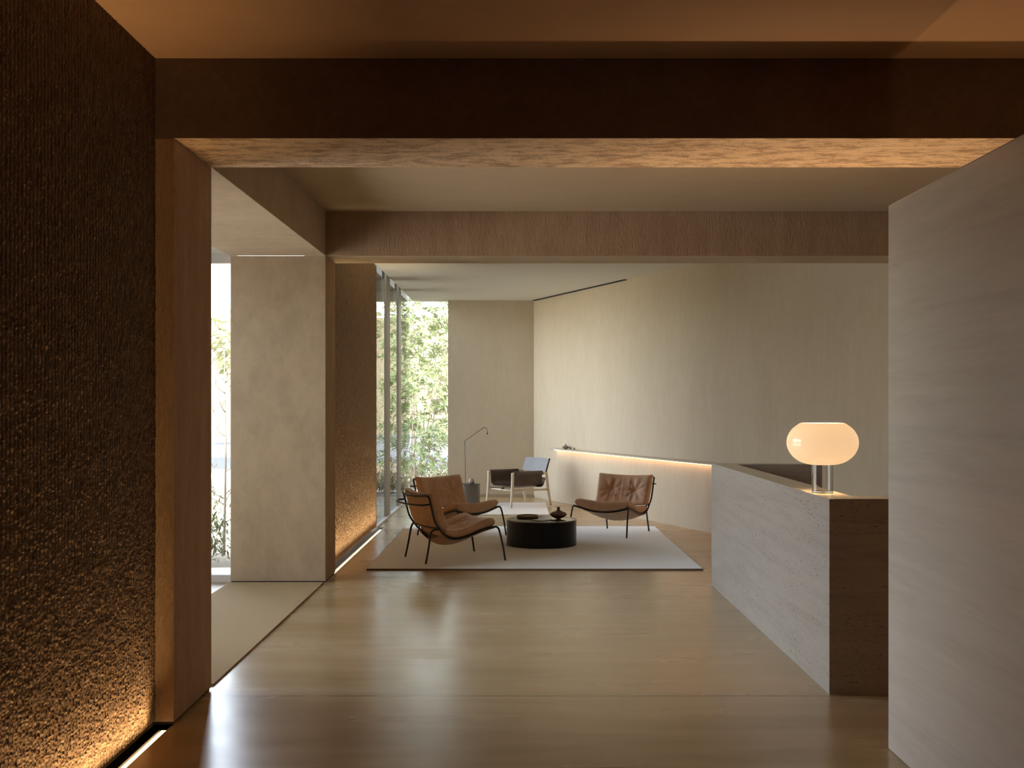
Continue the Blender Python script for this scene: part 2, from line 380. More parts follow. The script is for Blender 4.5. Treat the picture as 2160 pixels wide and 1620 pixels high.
# columns
struct(MB().box(-2.2, XC, Y1a, Y1b, .012, ZB), 'column', M['clay'], label='dark plaster column at the left behind the combed wall', cat='column', bevel=.004)
o = struct(MB().box(XV, XC, Y2a, Y2b, .012, ZB), 'column', M['clay'], label='wide plaster column between entrance and seating area', cat='column', bevel=.004)
o.data.materials.append(M['clay_flat'])
for p in o.data.polygons:
    if p.normal.y < -.9: p.material_index = 1
struct(MB().box(XV + .01, XC - .01, Y2a + .01, Y2b, 0, .012).box(-2.2, XC - .01, Y1a + .01, Y1b - .01, 0, .012), 'trim_1', M['shadow_gap'], label='black strip standing in for the shadow gap under the columns', cat='trim')
struct(MB().box(XV, XC, Y2a - .016, Y2a - .004, 0, .006), 'trim_2', M['steel'], label='thin steel floor edge along the wide column', cat='trim')
struct(MB().box(XC - .004, XC + .006, Y2a - .016, 15.2, 0, .004), 'trim_3', M['steel'], label='thin steel floor edge beside the far floor light', cat='trim')

# combed walls: broken vertical fins as real relief
def vnoise(shape, cell, rng):
    a, c = int(shape[0] / cell[0]) + 3, int(shape[1] / cell[1]) + 3
    g = rng.random((a, c)); i = np.arange(shape[0]) / cell[0]; j = np.arange(shape[1]) / cell[1]
    i0 = i.astype(int); j0 = j.astype(int); fi = (i - i0)[:, None]; fj = (j - j0)[None, :]
    fi = fi * fi * (3 - 2 * fi); fj = fj * fj * (3 - 2 * fj)
    return (g[i0][:, j0] * (1 - fi) * (1 - fj) + g[i0 + 1][:, j0] * fi * (1 - fj) + g[i0][:, j0 + 1] * (1 - fi) * fj + g[i0 + 1][:, j0 + 1] * fi * fj)
def combed_grid(y0, y1, z0, z1, dy, dz, pitch, depth, seed):
    rng = np.random.default_rng(seed)
    ny, nz = int((y1 - y0) / dy), int((z1 - z0) / dz); sh = (ny, nz)
    yy = np.linspace(y0, y1, ny)[:, None]; zz = np.linspace(z0, z1, nz)[None, :]
    wob = (vnoise(sh, (.08 / dy, .12 / dz), rng) - .5) * pitch * .35
    t = (yy + wob) / pitch; k = np.floor(t).astype(int); t = t - k; k = k - k.min()
    rib = 1 - np.abs(2 * t - 1) ** 2.2                                 # one rib per pitch
    big = vnoise(sh, (.25 / dy, .4 / dz), rng)
    beads = .6 * vnoise((k.max() + 1, nz), (.5, .020 / dz), rng) + .4 * vnoise((k.max() + 1, nz), (.5, .007 / dz), rng)
    bead = beads[k, np.arange(nz)[None, :]]                            # each rib broken into its own string of lumps
    g = vnoise(sh, (max(1, .006 / dy), max(1, .008 / dz)), rng)
    lump = np.clip(.75 * bead + .25 * g + .2 * (big - .5), 0, 1)
    h = depth * (rib * (.45 + .75 * lump) + .22 * g * rib) + .0010 * rng.random(sh)
    return np.stack([np.broadcast_to(XL - depth * .6, sh) + h, np.broadcast_to(yy, sh), np.broadcast_to(zz, sh)], -1)
def combed(name, label, parts, z0, z1, pitch, depth, seed, mat):
    mb = MB()
    for y0, y1, dy, dz in parts: mb.grid(combed_grid(y0, y1, z0, z1, dy, dz, pitch, depth, seed))
    mb.box(XL - .2, XL - depth * .6 - .002, parts[0][0], parts[-1][1], z0, z1)
    return struct(mb, name, mat, label=label, cat='wall')
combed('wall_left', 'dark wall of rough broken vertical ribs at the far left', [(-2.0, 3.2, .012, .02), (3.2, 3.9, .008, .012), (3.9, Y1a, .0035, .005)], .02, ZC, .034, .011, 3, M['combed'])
combed('wall_left_far', 'rough combed wall beside the windows, lit from the floor', [(Y2b, YW2, .0070, .011)], .02, ZC3, .030, .008, 5, M['combed_lit'])
struct(MB().box(XL - .2, XL, YBK, -2.0, 0, ZC), 'wall_left_rear', M['dark_back'])
# other walls
struct(MB().box(-2.2, XR + .2, YBK - .2, YBK, 0, ZC), 'wall_front', M['dark_back'])
struct(MB().box(XR, XR + .2, YBK, YD + .2, 0, ZC3 + .3), 'wall_right_outer', M['dark_back'])
struct(MB().box(SX, SXR, -2.0, SY, 0, 2.60), 'wall_right', M['slab'], label='tall freestanding travertine wall at the right', cat='wall', bevel=.008)
struct(MB().box(-1.22, .9, YB, YB + .3, .02, ZC3), 'wall_back', M['wall_pale'], label='narrow pale back wall beside the tree window', cat='wall')
struct(MB().prism([(DW(YB + .25), YB + .25), (DW(YD - .1), YD - .1), (DW(YD - .1) + .3, YD - .1), (DW(YB + .25) + .3, YB + .25)], .015, ZC3 + .3), 'wall_diagonal', M['wall_pale'], label='long pale wall running diagonally behind the desk', cat='wall')
nx, ny = -.9335, -.3586
def dpt(y, off, dz=0): return (DW(y) + nx * off, y + ny * off)
struct(MB().box(-1.22, .34, YB - .012, YB, .0, .05), 'baseboard_back', M['base_tan'], label='tan skirting at the foot of the back wall', cat='baseboard')
struct(MB().prism([dpt(20.15, .0), dpt(20.15, .006), dpt(8, .006), dpt(8, .0)], 0, .02), 'baseboard_diagonal', M['wall_pale'], label='thin pale skirting at the foot of the diagonal wall', cat='baseboard')
y0_, y1_ = 20.14, px(1322, 1048.8 + .205 * 192)[1]
struct(MB().prism([dpt(y0_, .0), dpt(y0_, .05), dpt(y1_, .05), dpt(y1_, .0)], ZC3 - .012, ZC3 + .01), 'trim_4', M['shadow_gap'], label='black strip standing in for the shaded slot between diagonal wall and ceiling', cat='trim')
# vestibule end and side walls
struct(MB().box(XVE - .1, -2.2, Y1a, Y1b, 0, ZC), 'wall_entry', M['clay_flat'])

# ---------------------------------------------------------------- windows
def win(name, label): return tag(empty(name, (0, 0, 0)), label, 'window', kind='structure')
w1 = win('window_1', 'narrow bright window beside the wide column')
MB().box(XVE, XV, 10.62, 10.632, .07, 2.96).build('pane', M['glass'], w1)
MB().box(XVE, XV, 10.585, 10.66, 2.96, ZB + .03).build('window_frame', M['white_sill'], w1)
MB().box(XVE, XV, 10.54, 10.70, 0, .066).build('sill', M['white_sill'], w1)
MB().box(XV - .012, XV, 10.585, 10.66, .066, 2.96).build('frame_post', M['bronze'], w1)
w2 = win('window_2', 'glazed entrance front at the left of the bay')
MB().box(XVE, XVE + .012, Y1b, 10.62, .05, 2.96).build('pane', M['glass'], w2)
MB().box(XVE - .04, XVE + .06, Y1b, 10.66, 2.96, ZB + .03).build('window_frame', M['bronze'], w2)
for y in (Y1b + .03, 8.0, 9.35, 10.62): MB().box(XVE - .05, XVE + .05, y - .03, y + .03, 0, 2.96).build('mullion', M['bronze'], w2)
w3 = win('window_3', 'tall bronze framed glazing beside the far combed wall')
GX = -1.905
MB().box(GX - .006, GX + .006, YW2, YB, .02, ZC3 + .2).build('pane', M['glass'], w3)
for y0, y1 in ((16.45, 16.90), (18.15, 18.50)):
    MB().box(GX - .055, GX + .024, y0, y1, .012, ZC3 + .2).build('mullion', M['bronze'], w3, bevel=.004)
    MB().box(GX - .085, GX - .056, y0 + .01, y1 - .01, .012, ZC3 + .2).build('gasket', M['bronze_dark'], w3)
MB().box(GX - .05, GX + .05, YW2, YB, .0, .02).build('sill', M['white_sill'], w3)
w4 = win('window_4', 'tall corner window filled by the leafy tree')
MB().box(GX, -1.22, YB + .10, YB + .112, .02, ZC3 + .2).build('pane', M['glass'], w4)
MB().box(GX, -1.22, YB + .06, YB + .15, .0, .02).build('sill', M['white_sill'], w4)
struct(MB().box(GX - .2, -1.85, YW2, YB + .3, ZC3 + .2, ZC3 + .45), 'trim_5', M['bronze'], label='window head above the tall glazing', cat='trim')

# ---------------------------------------------------------------- recessed floor lights
def floor_light(label, x_wall, sgn, y0, y1, mat, power, spread=80, tilt=8):
    t = tag(empty('floor_light', (x_wall + sgn * .06, (y0 + y1) / 2, -.06)), label, 'light', 'recessed linear floor lights')
    ox, oy, oz = t.location
    def at(mb): mb.v = [(a - ox, c - oy, d - oz) for a, c, d in mb.v]; return mb
    X = lambda d: x_wall + sgn * d
    bx = lambda mb, d0, d1, z0, z1, a=y0, c=y1: mb.box(min(X(d0), X(d1)), max(X(d0), X(d1)), a, c, z0, z1)
    at(bx(bx(bx(MB(), .03, .098, -.064, -.055), .03, .034, -.055, -.022), .092, .098, -.055, -.002)).build('channel', M['channel'], t)
    led = MB(); n = int((y1 - y0) / 1.02); seg = (y1 - y0) / n
    at(bx(MB(), .036, .090, -.055, -.032)).build('louvre', M['channel'], t)
    for k in range(n): bx(led, .045, .076, -.032, -.022, y0 + k * seg + .012, y0 + (k + 1) * seg - .012)
    at(led).build('diffuser', mat, t)
    ld = bpy.data.lights.new('wall_washer', 'AREA'); ld.shape = 'RECTANGLE'; ld.size = .03; ld.size_y = y1 - y0 - .13; ld.color = WARM
    if mat is M['led_far']: ld.color = (1, .79, .50)
    ld.energy = power * (y1 - y0); ld.spread = math.radians(spread)
    lo = bpy.data.objects.new('wall_washer', ld); COL.objects.link(lo); lo.parent = t; lo.location = (0, -.04, .042)
    lo.rotation_euler = (0, PI - sgn * math.radians(tilt), 0)
    return t
floor_light('warm light strip in the floor slot along the dark combed wall', XL, 1, -1.9, Y1a - .02, M['led'], 5.8, 70, 15)
floor_light('warm light strip in the floor slot at the far combed wall', XL, 1, Y2b + .02, 15.15, M['led_far'], 5.2, 50, 4)
floor_light('warm light strip in the floor behind the freestanding travertine wall', SXR, 1, -1.9, SY - .05, M['led'], 1.5, 80, -6)

# ---------------------------------------------------------------- rugs
r = tag(empty('area_rug', (.18, 13.24, 0)), 'large grey woven rug under the coffee table and lounge chairs', 'rug')
x0, x1, ya, yb = -1.49 - .18, 1.85 - .18, 11.28 - 13.24, 15.2 - 13.24
MB().box(x0 + .006, x1 - .006, ya + .006, yb - .006, .004, .018).build('pile', M['rug'], r, bevel=.003)
MB().box(x0, x1, ya, yb, .0, .015).build('binding', M['rug_edge'], r)
tag(MB().box(-.75, 1.10, -1.0, 1.03, 0, .015).build('area_rug', M['rug_pale']), 'cream rug under the wooden sling chair', 'rug').location = (-.62, 14.72 + 1.8, 0)
RUG2 = bpy.data.objects['area_rug.001']; RUG2.location = (-.62, 17.85, 0)
tag(MB().box(-.43, .43, -1.9, 1.9, 0, .012).build('entrance_mat', M['mat']), 'sand coloured mat between the two columns', 'mat').location = (-2.205, 8.56, 0)
RT = .0185

# ---------------------------------------------------------------- lounge chairs
def interp_profile(pts):
    P = catmull([Vector((0, a, c)) for a, c in pts], 8); return P
SIDE_BACK = [(-.482, .697), (-.462, .63), (-.415, .45), (-.36, .36)]
SIDE_LOW = [(-.36, .36), (-.315, .305), (-.262, .268), (-.20, .250), (-.13, .251), (-.03, .273), (.08, .312), (.18, .342), (.245, .355)]
def halfw(y): return np.interp(y, [-.5, -.35, -.2, .0, .25], [.376, .362, .360, .366, .380])
def pillow(cen, nu=64, nv=44, p=6.0):
    a = np.sin(np.linspace(-1, 1, nu) * PI / 2 * .97) / math.sin(PI / 2 * .97); c = np.sin(np.linspace(-1, 1, nv) * PI / 2 * .97) / math.sin(PI / 2 * .97)
    U, V = np.meshgrid(a, c, indexing='ij'); prof = ((1 - np.abs(U) ** 16).clip(0) * (1 - np.abs(V) ** 14).clip(0)) ** .38
    F, B = cen(U, V, prof)
    mb = MB(); nF = nu * nv; idx = np.arange(nF).reshape(nu, nv); bidx = np.full((nu, nv), -1); vb = []; k = nF
    for i in range(nu):
        for j in range(nv):
            if i in (0, nu - 1) or j in (0, nv - 1): bidx[i, j] = idx[i, j]
            else: bidx[i, j] = k; vb.append(B[i, j]); k += 1
    v = list(F.reshape(-1, 3)) + vb; f = []
    for i in range(nu - 1):
        for j in range(nv - 1):
            f.append((idx[i, j], idx[i + 1, j], idx[i + 1, j + 1], idx[i, j + 1])); f.append((bidx[i, j], bidx[i, j + 1], bidx[i + 1, j + 1], bidx[i + 1, j]))
    return mb.add(v, f)
def wrinkle(U, V, seed):
    rng = np.random.default_rng(seed); w = np.zeros_like(U)
    for s in (-1, 1):                                   # two tufts with folds radiating from them
        d2 = ((U - s * .46) / .16) ** 2 + (V / .20) ** 2; w -= .030 * np.exp(-d2)
        ang = np.arctan2(V * .55, U - s * .46); rad = np.hypot(V * .55, U - s * .46)
        w += .0045 * np.sin(ang * 9 + s + 1.3 * np.sin(ang * 2)) * np.exp(-((rad - .28) / .16) ** 2)
    for k in range(9):                                  # gathered folds between the tufts
        u0 = -.44 + .11 * k + rng.uniform(-.03, .03); sl = rng.uniform(-.10, .10)
        w -= rng.uniform(.006, .013) * np.exp(-((U - u0 - sl * V) / .026) ** 2) * np.exp(-(np.abs(V) - .30) ** 2 / .16) * (np.abs(U) < .7)
    w -= .006 * np.exp(-(V / .035) ** 2) * np.clip((.52 - np.abs(U)) / .05, 0, 1)
    for k in range(14):
        u0, v0, a = rng.uniform(-.95, .95), rng.uniform(-.9, .9), rng.uniform(-.5, .5)
        w += rng.uniform(-.003, .003) * np.exp(-((U - u0 - a * (V - v0)) / .05) ** 2 - ((V - v0) / .4) ** 2)
    return w
def make_lounge():
    t = empty('lounge_chair', (0, 0, 0)); R = .0105
    # seat frame: side rails, sagging front rail and rear rail
    sf = MB()
    for s in (-1, 1):
        P = [Vector((s * halfw(p.y), p.y, p.z)) for p in interp_profile(SIDE_LOW)]
        sf.tube(P, R)
    fr = [(u * .378, .245 - .012 * (1 - u * u), .353 - .055 * (1 - u * u)) for u in np.linspace(-1, 1, 15)]
    sf.tube(fr, R * 1.2)
    sf.tube([(u * .360, -.262 - .035 * (1 - u ** 4), .268 - .012 * (1 - u * u)) for u in np.linspace(-1, 1, 15)], R)
    sf.build('seat_frame', M['black_metal'], t, smooth=True)
    bf = MB()
    top = []
    L = [Vector((-halfw(p.y), p.y, p.z)) for p in interp_profile(SIDE_BACK)][::-1]
    arc = [Vector((x, -.492 - .055 * (1 - (x / .36) ** 2), .703 - .022 * (1 - (x / .36) ** 2))) for x in np.linspace(-.340, .340, 13)]
    Rr = [Vector((-p.x, p.y, p.z)) for p in L][::-1]
    P = L[:-2] + [Vector((-.370, -.486, .694))] + arc + [Vector((.370, -.486, .694))] + Rr[2:]
    bf.tube(P, R)
    bf.tube([(u * .362, -.358 - .05 * (1 - u * u), .362 + .0 * u) for u in np.linspace(-1, 1, 13)], R)
    bfo = bf.build('back_frame', M['black_metal'], t, smooth=True)
    lp = MB().tube([(-.368, -.452, .615), (-.372, -.50, .612), (-.35, -.555, .608), (-.20, -.598, .604), (0, -.610, .603), (.20, -.598, .604), (.35, -.555, .608), (.372, -.50, .612), (.368, -.452, .615)], R * .9, smooth=6)
    lp.build('back_loop', M['black_metal'], bfo, smooth=True)
    for s in (-1, 1):
        MB().tube([(s * .380, .240, .353), (s * .382, .262, .357), (s * .385, .286, .344), (s * .388, .302, .310), (s * .396, .335, .17), (s * .402, .3635, .004)], R, smooth=6).build('leg', M['black_metal'], t, smooth=True)
        MB().tube([(s * .355, -.350, .352), (s * .330, -.385, .352), (s * .300, -.408, .338), (s * .288, -.425, .300), (s * .293, -.452, .15), (s * .2995, -.4835, .004)], R, smooth=6).build('leg', M['black_metal'], t, smooth=True)
    # hide sling under the seat
    prof = interp_profile(SIDE_LOW)[6:]; py = np.array([p.y for p in prof]); pz = np.array([p.z for p in prof])
    u = np.linspace(-1, 1, 25); vv = np.linspace(py[0] + .0, py[-1], 24); zr = np.interp(vv, py, pz)
    U, V = np.meshgrid(u, vv, indexing='ij'); Z = np.interp(V, py, pz)
    sag = .085 * (1 - U ** 2) * (1 - .25 * np.clip((V - .0) / .25, 0, 1))
    X = U * (halfw(V) - .010)
    P = np.stack([X, V, Z - sag - .004], -1); Q = P[:, ::-1] - np.array([0, 0, .008])
    MB().grid(P).grid(Q).build('seat_sling', M['tan_under'], t, smooth=True)['label'] = 'pale hide sling under the seat'
    # seat cushion
    def seat(U, V, pr):
        y = -.015 + V * .262; base = np.interp(y, py, pz); x = U * (halfw(y) - .004)
        sg = .055 * (1 - U ** 2)
        th = .088 * (1 + .10 * np.clip(V, 0, 1))
        top = base - sg * .55 + .012 + th * (.38 + .62 * pr) + wrinkle(U, V, 11) * pr * .9
        bot = base - sg * 1.2 + .010 + th * .38 * (1 - pr)
        yy = y + .012 * np.sign(V) * (np.abs(V) > .9)
        return np.stack([x, yy, top], -1), np.stack([x, yy, bot], -1)
    pillow(seat).build('seat_cushion', M['tan'], t, smooth=True)
    # back cushion
    def back(U, V, pr):
        z = .545 + V * .188 - .020 * (1 - U ** 2) * (V > -2)
        yb = np.interp(z, [.30, .45, .63, .70, .76], [-.335, -.405, -.452, -.472, -.488]) - .050 * (1 - U ** 2)
        x = U * (.372 + .006 * V); th = .125 - .012 * V
        yf = yb + .006 + th * (.40 + .60 * pr) + wrinkle(U, V, 23) * pr * 1.15
        ybk = yb + .006 + th * .40 * (1 - pr)
        F = np.stack([x, yf, z], -1); B = np.stack([x, ybk, z], -1)
        return F, B
    mb = pillow(back); mb.f = [q[::-1] for q in mb.f]; mb.build('back_cushion', M['tan'], t, smooth=True)
    return t
POSE = [(-.621, 12.046, 1.119), (-.67, 14.027, 2.289), (1.182, 14.305, 3.699)]
LAB = ['tan leather lounge chair nearest the camera, seen from behind',
       'tan leather lounge chair by the side table, left of the coffee table and facing right',
       'tan leather lounge chair with gathered back cushion, right of the coffee table']
proto = make_lounge()
for i, (x, y, th) in enumerate(POSE):
    o = proto if i == 0 else copy_tree(proto)
    o.location = (x, y, RT); o.rotation_euler = (0, 0, -th)
    tag(o, LAB[i], 'chair', 'tan lounge chairs around the coffee table')

# ---------------------------------------------------------------- coffee table and what stands on it
TX, TY, TR, TH = .287, 13.20, .405, .316
t = tag(empty('coffee_table', (TX, TY, RT)), 'low round black drum table on the grey rug', 'table')
MB().lathe([(TR - .006, 0), (TR, .003), (TR, TH - RT - .016), (TR - .002, TH - RT - .014)], 96).build('drum', M['table_black'], t, angle=40)
MB().lathe([(TR, -.013), (TR, -.001), (TR - .003, 0)], 96, cz=TH - RT).build('table_top', M['table_top'], t, angle=30)
d = tag(empty('dish', (.126, 13.32, TH)), 'shallow round bronze dish on the black coffee table', 'dish')
MB().lathe([(.115, 0), (.124, .004), (.128, .012), (.128, .030), (.122, .033), (.118, .028), (.117, .014)], 64).build('bowl', M['dish_rim'], d, smooth=True)
MB().lathe([(.1165, .013), (.1165, .017), (.0, .015)], 64, cap=False).build('dish_bottom', M['dish_in'], d)
n = tag(empty('notebook', (.29, 13.02, TH), math.atan2(.15, .119)), 'thin dark notebook lying beside the clay vase', 'notebook')
MB().box(-.10, .10, -.082, .082, 0, .004).build('cover', M['cover'], n, bevel=.001)
MB().box(-.098, .098, -.080, .080, .004, .010).build('page_block', M['page'], n, bevel=.001)
def lathe_smooth(prof, k=6):
    P = catmull([Vector((a, c, 0)) for a, c in prof], k); return [(max(p.x, .0005), p.y) for p in P]
def vase(loc, R, H, mat, label, group):
    t = tag(empty('vase', loc), label, 'vase', group)
    MB().lathe(lathe_smooth([(R * .30, 0), (R * .32, H * .05), (R * .62, H * .14), (R * .95, H * .30), (R, H * .42), (R * .80, H * .57), (R * .38, H * .68), (R * .20, H * .77)]), 48).build('body', mat, t, smooth=True)
    MB().lathe(lathe_smooth([(R * .21, H * .75), (R * .165, H * .86), (R * .19, H * .96), (R * .235, H), (R * .17, H * .985), (R * .13, H * .9)]), 32).build('neck', mat, t, smooth=True)
    return t
vase((.483, 13.19, TH), .0965, .138, M['clay_pot'], 'squat brown clay vase with narrow neck on the coffee table', 'squat vases')

# ---------------------------------------------------------------- sling chair
def make_sling():
    t = empty('sling_chair', (.02, 18.36, .0155)); t.rotation_euler = (0, 0, 2.171)
    hw, zt = .345, .548
    for s in (-1, 1):
        MB().tube([(s * (hw + .012), .375, .003), (s * hw, .345, .30), (s * hw, .335, zt)], [.017, .023, .024], 14, 4).build('leg', M['ash'], t, smooth=True)
        MB().tube([(s * (hw + .005), -.395, .003), (s * hw, -.345, .30), (s * hw, -.315, zt - .02)], [.017, .024, .022], 14, 4).build('leg', M['ash'], t, smooth=True)
        MB().tube([(s * hw, .34, zt - .012), (s * hw, -.335, zt - .022)], .017, 14).build('armrest', M['ash'], t, smooth=True)
        MB().tube([(s * hw, .345, .275), (s * hw, -.345, .262)], .015, 12).build('side_rail', M['ash'], t, smooth=True)
        MB().tube([(s * (hw - .022), -.300, .44), (s * (hw - .022), -.335, .56), (s * (hw - .022), -.392, .752)], .012, 12, 4).build('back_post', M['ash'], t, smooth=True)
    MB().tube([(-hw, -.345, .43), (hw, -.345, .43)], .014, 12).build('cross_rail', M['ash'], t, smooth=True)
    MB().tube([(-hw, .30, .262), (hw, .30, .262)], .013, 12).build('cross_rail', M['ash'], t, smooth=True)
    # hide seat hung from the armrests
    P = []; q = [(-.366, .505), (-.366, .545), (-.345, .563), (-.322, .545), (-.318, .45), (-.305, .36), (-.24, .315), (-.12, .30), (0, .296)]
    q = q + [(-a, c) for a, c in q[-2::-1]]
    cs = catmull([Vector((a, 0, c)) for a, c in q], 5)
    ys = np.linspace(.315, -.235, 14)
    for y in ys:
        rise = .03 * max(0, (y - .1) / .2) ** 2
        P.append([(p.x, y - (.045 * (.55 - p.z) / .25 if y < 0 else -.0 * p.z), p.z + rise * max(0, 1 - abs(p.x) / .3)) for p in cs])
    P = np.array(P); o = MB().grid(P).build('seat_hide', M['brown_hide'], t, smooth=True)
    md = o.modifiers.new('thickness', 'SOLIDIFY'); md.thickness = .005
    # rear of the seat turning up behind the sitter
    P = [[(x, y, z) for x in np.linspace(-.29, .29, 9)] for y, z in [(-.20, .302), (-.26, .305), (-.30, .33), (-.32, .39), (-.335, .45)]]
    o = MB().grid(np.array(P)).build('seat_rear', M['brown_hide'], t, smooth=True); md = o.modifiers.new('thickness', 'SOLIDIFY'); md.thickness = .005
    P = []
    for k in np.linspace(0, 1, 8):
        y, z = -.317 - .073 * k, .545 + .212 * k
        row = [(-.340, y, z), (-.336, y + .014, z)] + [(x, y + .014 - .018 * (1 - (x / .33) ** 2), z) for x in np.linspace(-.32, .32, 11)] + [(.336, y + .014, z), (.340, y, z), (.336, y - .014, z)]
        row += [(x, y - .016 - .018 * (1 - (x / .33) ** 2), z) for x in np.linspace(.32, -.32, 11)] + [(-.336, y - .014, z), (-.340, y, z)]
        P.append(row)
    MB().grid(np.array(P)).build('back_panel', M['brown_hide'], t, smooth=True)
    MB().box(-.02, .02, .28, .312, .255, .300).build('strap', M['brown_hide'], t)
    return tag(t, 'pale wooden armchair with dark hide sling seat by the back wall', 'chair')
make_sling()

# ---------------------------------------------------------------- side table, ball and floor lamp
t = tag(empty('side_table', (-.80, 18.9, .015)), 'grey bronze cylinder side table behind the lounge chairs', 'table')
MB().lathe([(.185, 0), (.19, .004), (.19, .298)], 64).build('drum', M['side_table'], t, angle=40)
MB().lathe([(.192, .298), (.192, .306), (.190, .308)], 64).build('table_top', M['gunmetal'], t, angle=40)
bm = bmesh.new(); bmesh.ops.create_uvsphere(bm, u_segments=32, v_segments=20, radius=.049); me = bpy.data.meshes.new('stone_ball'); bm.to_mesh(me); bm.free()
for p in me.polygons: p.use_smooth = True
me.materials.append(M['ball']); o = bpy.data.objects.new('stone_ball', me); COL.objects.link(o); o.location = (-.748, 18.86, .015 + .308 + .0485); tag(o, 'veined stone ball on the grey cylinder side table', 'ornament')
t = tag(empty('floor_lamp', (-.877, 19.35, 0)), 'thin dark floor lamp with bent arm near the tree window', 'lamp')
MB().lathe([(.11, 0), (.11, .006), (.105, .009)], 40).build('base', M['gunmetal'], t, angle=40)
MB().tube([(.012, 0, .008), (0, 0, .55), (-.006, 0, 1.0)] , .0055, 10, 4).tube([(-.006, 0, 1.0), (-.004, 0, 1.016), (.006, 0, 1.026), (.30, 0, 1.235), (.325, 0, 1.247), (.35, 0, 1.243), (.368, 0, 1.22), (.375, 0, 1.18)], .0045, 10, 5).build('pole', M['gunmetal'], t, smooth=True)
MB().lathe([(.005, .0), (.007, -.02), (.017, -.055), (.014, -.055), (.003, -.02)], 20, .375, 0, 1.185).build('lamp_shade', M['gunmetal'], t, angle=50)

# ---------------------------------------------------------------- wall shelf with light
t = tag(empty('wall_shelf', (0, 0, 0)), 'thin tapering shelf with warm light underneath on the diagonal wall', 'shelf')
ZS = .905; ya_ = px(1152, 1053.3)[1]
pts = [dpt(ya_, -.01), dpt(ya_ - .85, .135), dpt(12.9, .135), dpt(12.9, -.01)]
MB().prism(pts, ZS - .022, ZS).build('board', M['wall_pale'], t, bevel=.002)
MB().prism([dpt(ya_ - .45, .020), dpt(12.9, .020), dpt(12.9, .055), dpt(ya_ - .45, .055)], ZS - .034, ZS - .023).build('light_strip', M['led_shelf'], t)
x, y = dpt(18.72, .075)
vase((x, y, ZS), .060, .088, M['grey_pot'], 'small grey stoneware vase on the lit wall shelf', 'squat vases')
x, y = dpt(18.42, .07)
t = tag(empty('cup', (x, y, ZS)), 'tiny pale pot beside the vase on the wall shelf', 'cup')
MB().lathe([(.014, 0), (.024, .012), (.025, .028), (.019, .038), (.016, .036), (.019, .02), (.008, .008)], 24).build('bowl', M['pale_pot'], t, smooth=True)

# ---------------------------------------------------------------- reception desk
t = tag(empty('reception_desk', (1.775, 6.46, 0)), 'pale pitted travertine reception desk at the right', 'desk')
HD = 1.11; DWD = .19; LEN = 10.37 - 6.46
MB().prism([(0, 0), (1.9, 0), (1.9, DWD), (DWD, DWD), (DWD, LEN - DWD), (.95, LEN - DWD), (.95, LEN), (0, LEN)], 0, HD).build('stone_body', M['desk'], t)
o = t.children[0]; o.data.materials.append(M['desk_top'])
for p in o.data.polygons:
    if p.normal.z > .9: p.material_index = 1
MB().box(DWD + .001, .75, DWD + .001, LEN - DWD - .001, .70, .74).build('worktop', M['clay_flat'], t, bevel=.003)

# ---------------------------------------------------------------- table lamp
LX, LY = 1.862, 6.93
t = tag(empty('table_lamp', (LX, LY, HD)), 'glowing opal glass lamp on a clear tube, on the travertine desk', 'lamp')
MB().lathe([(.062, 0), (.064, .002), (.064, .176), (.057, .176), (.057, .008)], 64).build('glass_tube', M['lamp_glass'], t, smooth=False, angle=40)
prof = lathe_smooth([(.045, .170), (.085, .172), (.135, .188), (.180, .222), (.206, .265), (.213, .305), (.206, .345), (.182, .385), (.150, .412), (.130, .4245)], 6)
inner = [(r_ - .006, z_ + (.004 if z_ < .3 else -.002)) for r_, z_ in prof[::-1]]
MB().lathe(prof + inner, 96, cap=False).build('lamp_shade', M['opal'], t, smooth=True)
MB().lathe([(.016, .172), (.018, .20), (.018, .24), (.012, .25)], 24).build('bulb_holder', M['brass'], t, smooth=True)
dl = bpy.data.lights.new('desk_fill', 'AREA'); dl.shape = 'DISK'; dl.size = .20; dl.energy = 7.0; dl.color = (1, .66, .36)  # added fill light below the shade, brightens the desk top
o = bpy.data.objects.new('desk_fill', dl); COL.objects.link(o); o.parent = t; o.location = (0, 0, .168)
pl = bpy.data.lights.new('bulb', 'POINT'); pl.energy = 62.0; pl.color = (1, .66, .36); pl.shadow_soft_size = .04
o = bpy.data.objects.new('bulb', pl); COL.objects.link(o); o.parent = t; o.location = (0, 0, .315)

# ---------------------------------------------------------------- outside
gr = MB().box(-90, 60, 10.75, 29.5, -.12, -.04).box(-90, -3.85, -20, 10.75, -.12, -.04)
struct(MB().box(-40, -3.86, -6, 10.74, -.05, -.02).box(-6.6, -2.65, 10.75, 11.6, -.05, -.02), 'pavement', M['paving'], label='pale paving added outside the entrance to bounce daylight in', cat='pavement')
struct(gr, 'ground', M['ground'], label='bare planted ground outside the windows', cat='ground')
struct(MB().box(-90, 60, 29.5, 36, -.13, -.05), 'road', M['road'], label='grey road beyond the tree', cat='road')
struct(MB().box(-90, 60, 36, 120, -.13, -.045), 'pavement', M['apron'], label='pale concrete apron beyond the road', cat='pavement')
def leaf_mesh(mb, base, direction, up, L, Wd, droop):
    d_ = direction.normalized(); sde = d_.cross(up)
    if sde.length < 1e-3: sde = Vector((1, 0, 0))
    sde.normalize(); nrm = sde.cross(d_)
    p = [base, base + d_ * L * .45 + sde * Wd * .5 + nrm * L * .03, base + d_ * L * .45 - sde * Wd * .5 + nrm * L * .03,
         base + d_ * L * .5 - nrm * L * .01, base + d_ * L - Vector((0, 0, droop * L))]
    mb.add(p, [(0, 1, 3), (0, 3, 2), (3, 1, 4), (2, 3, 4)])
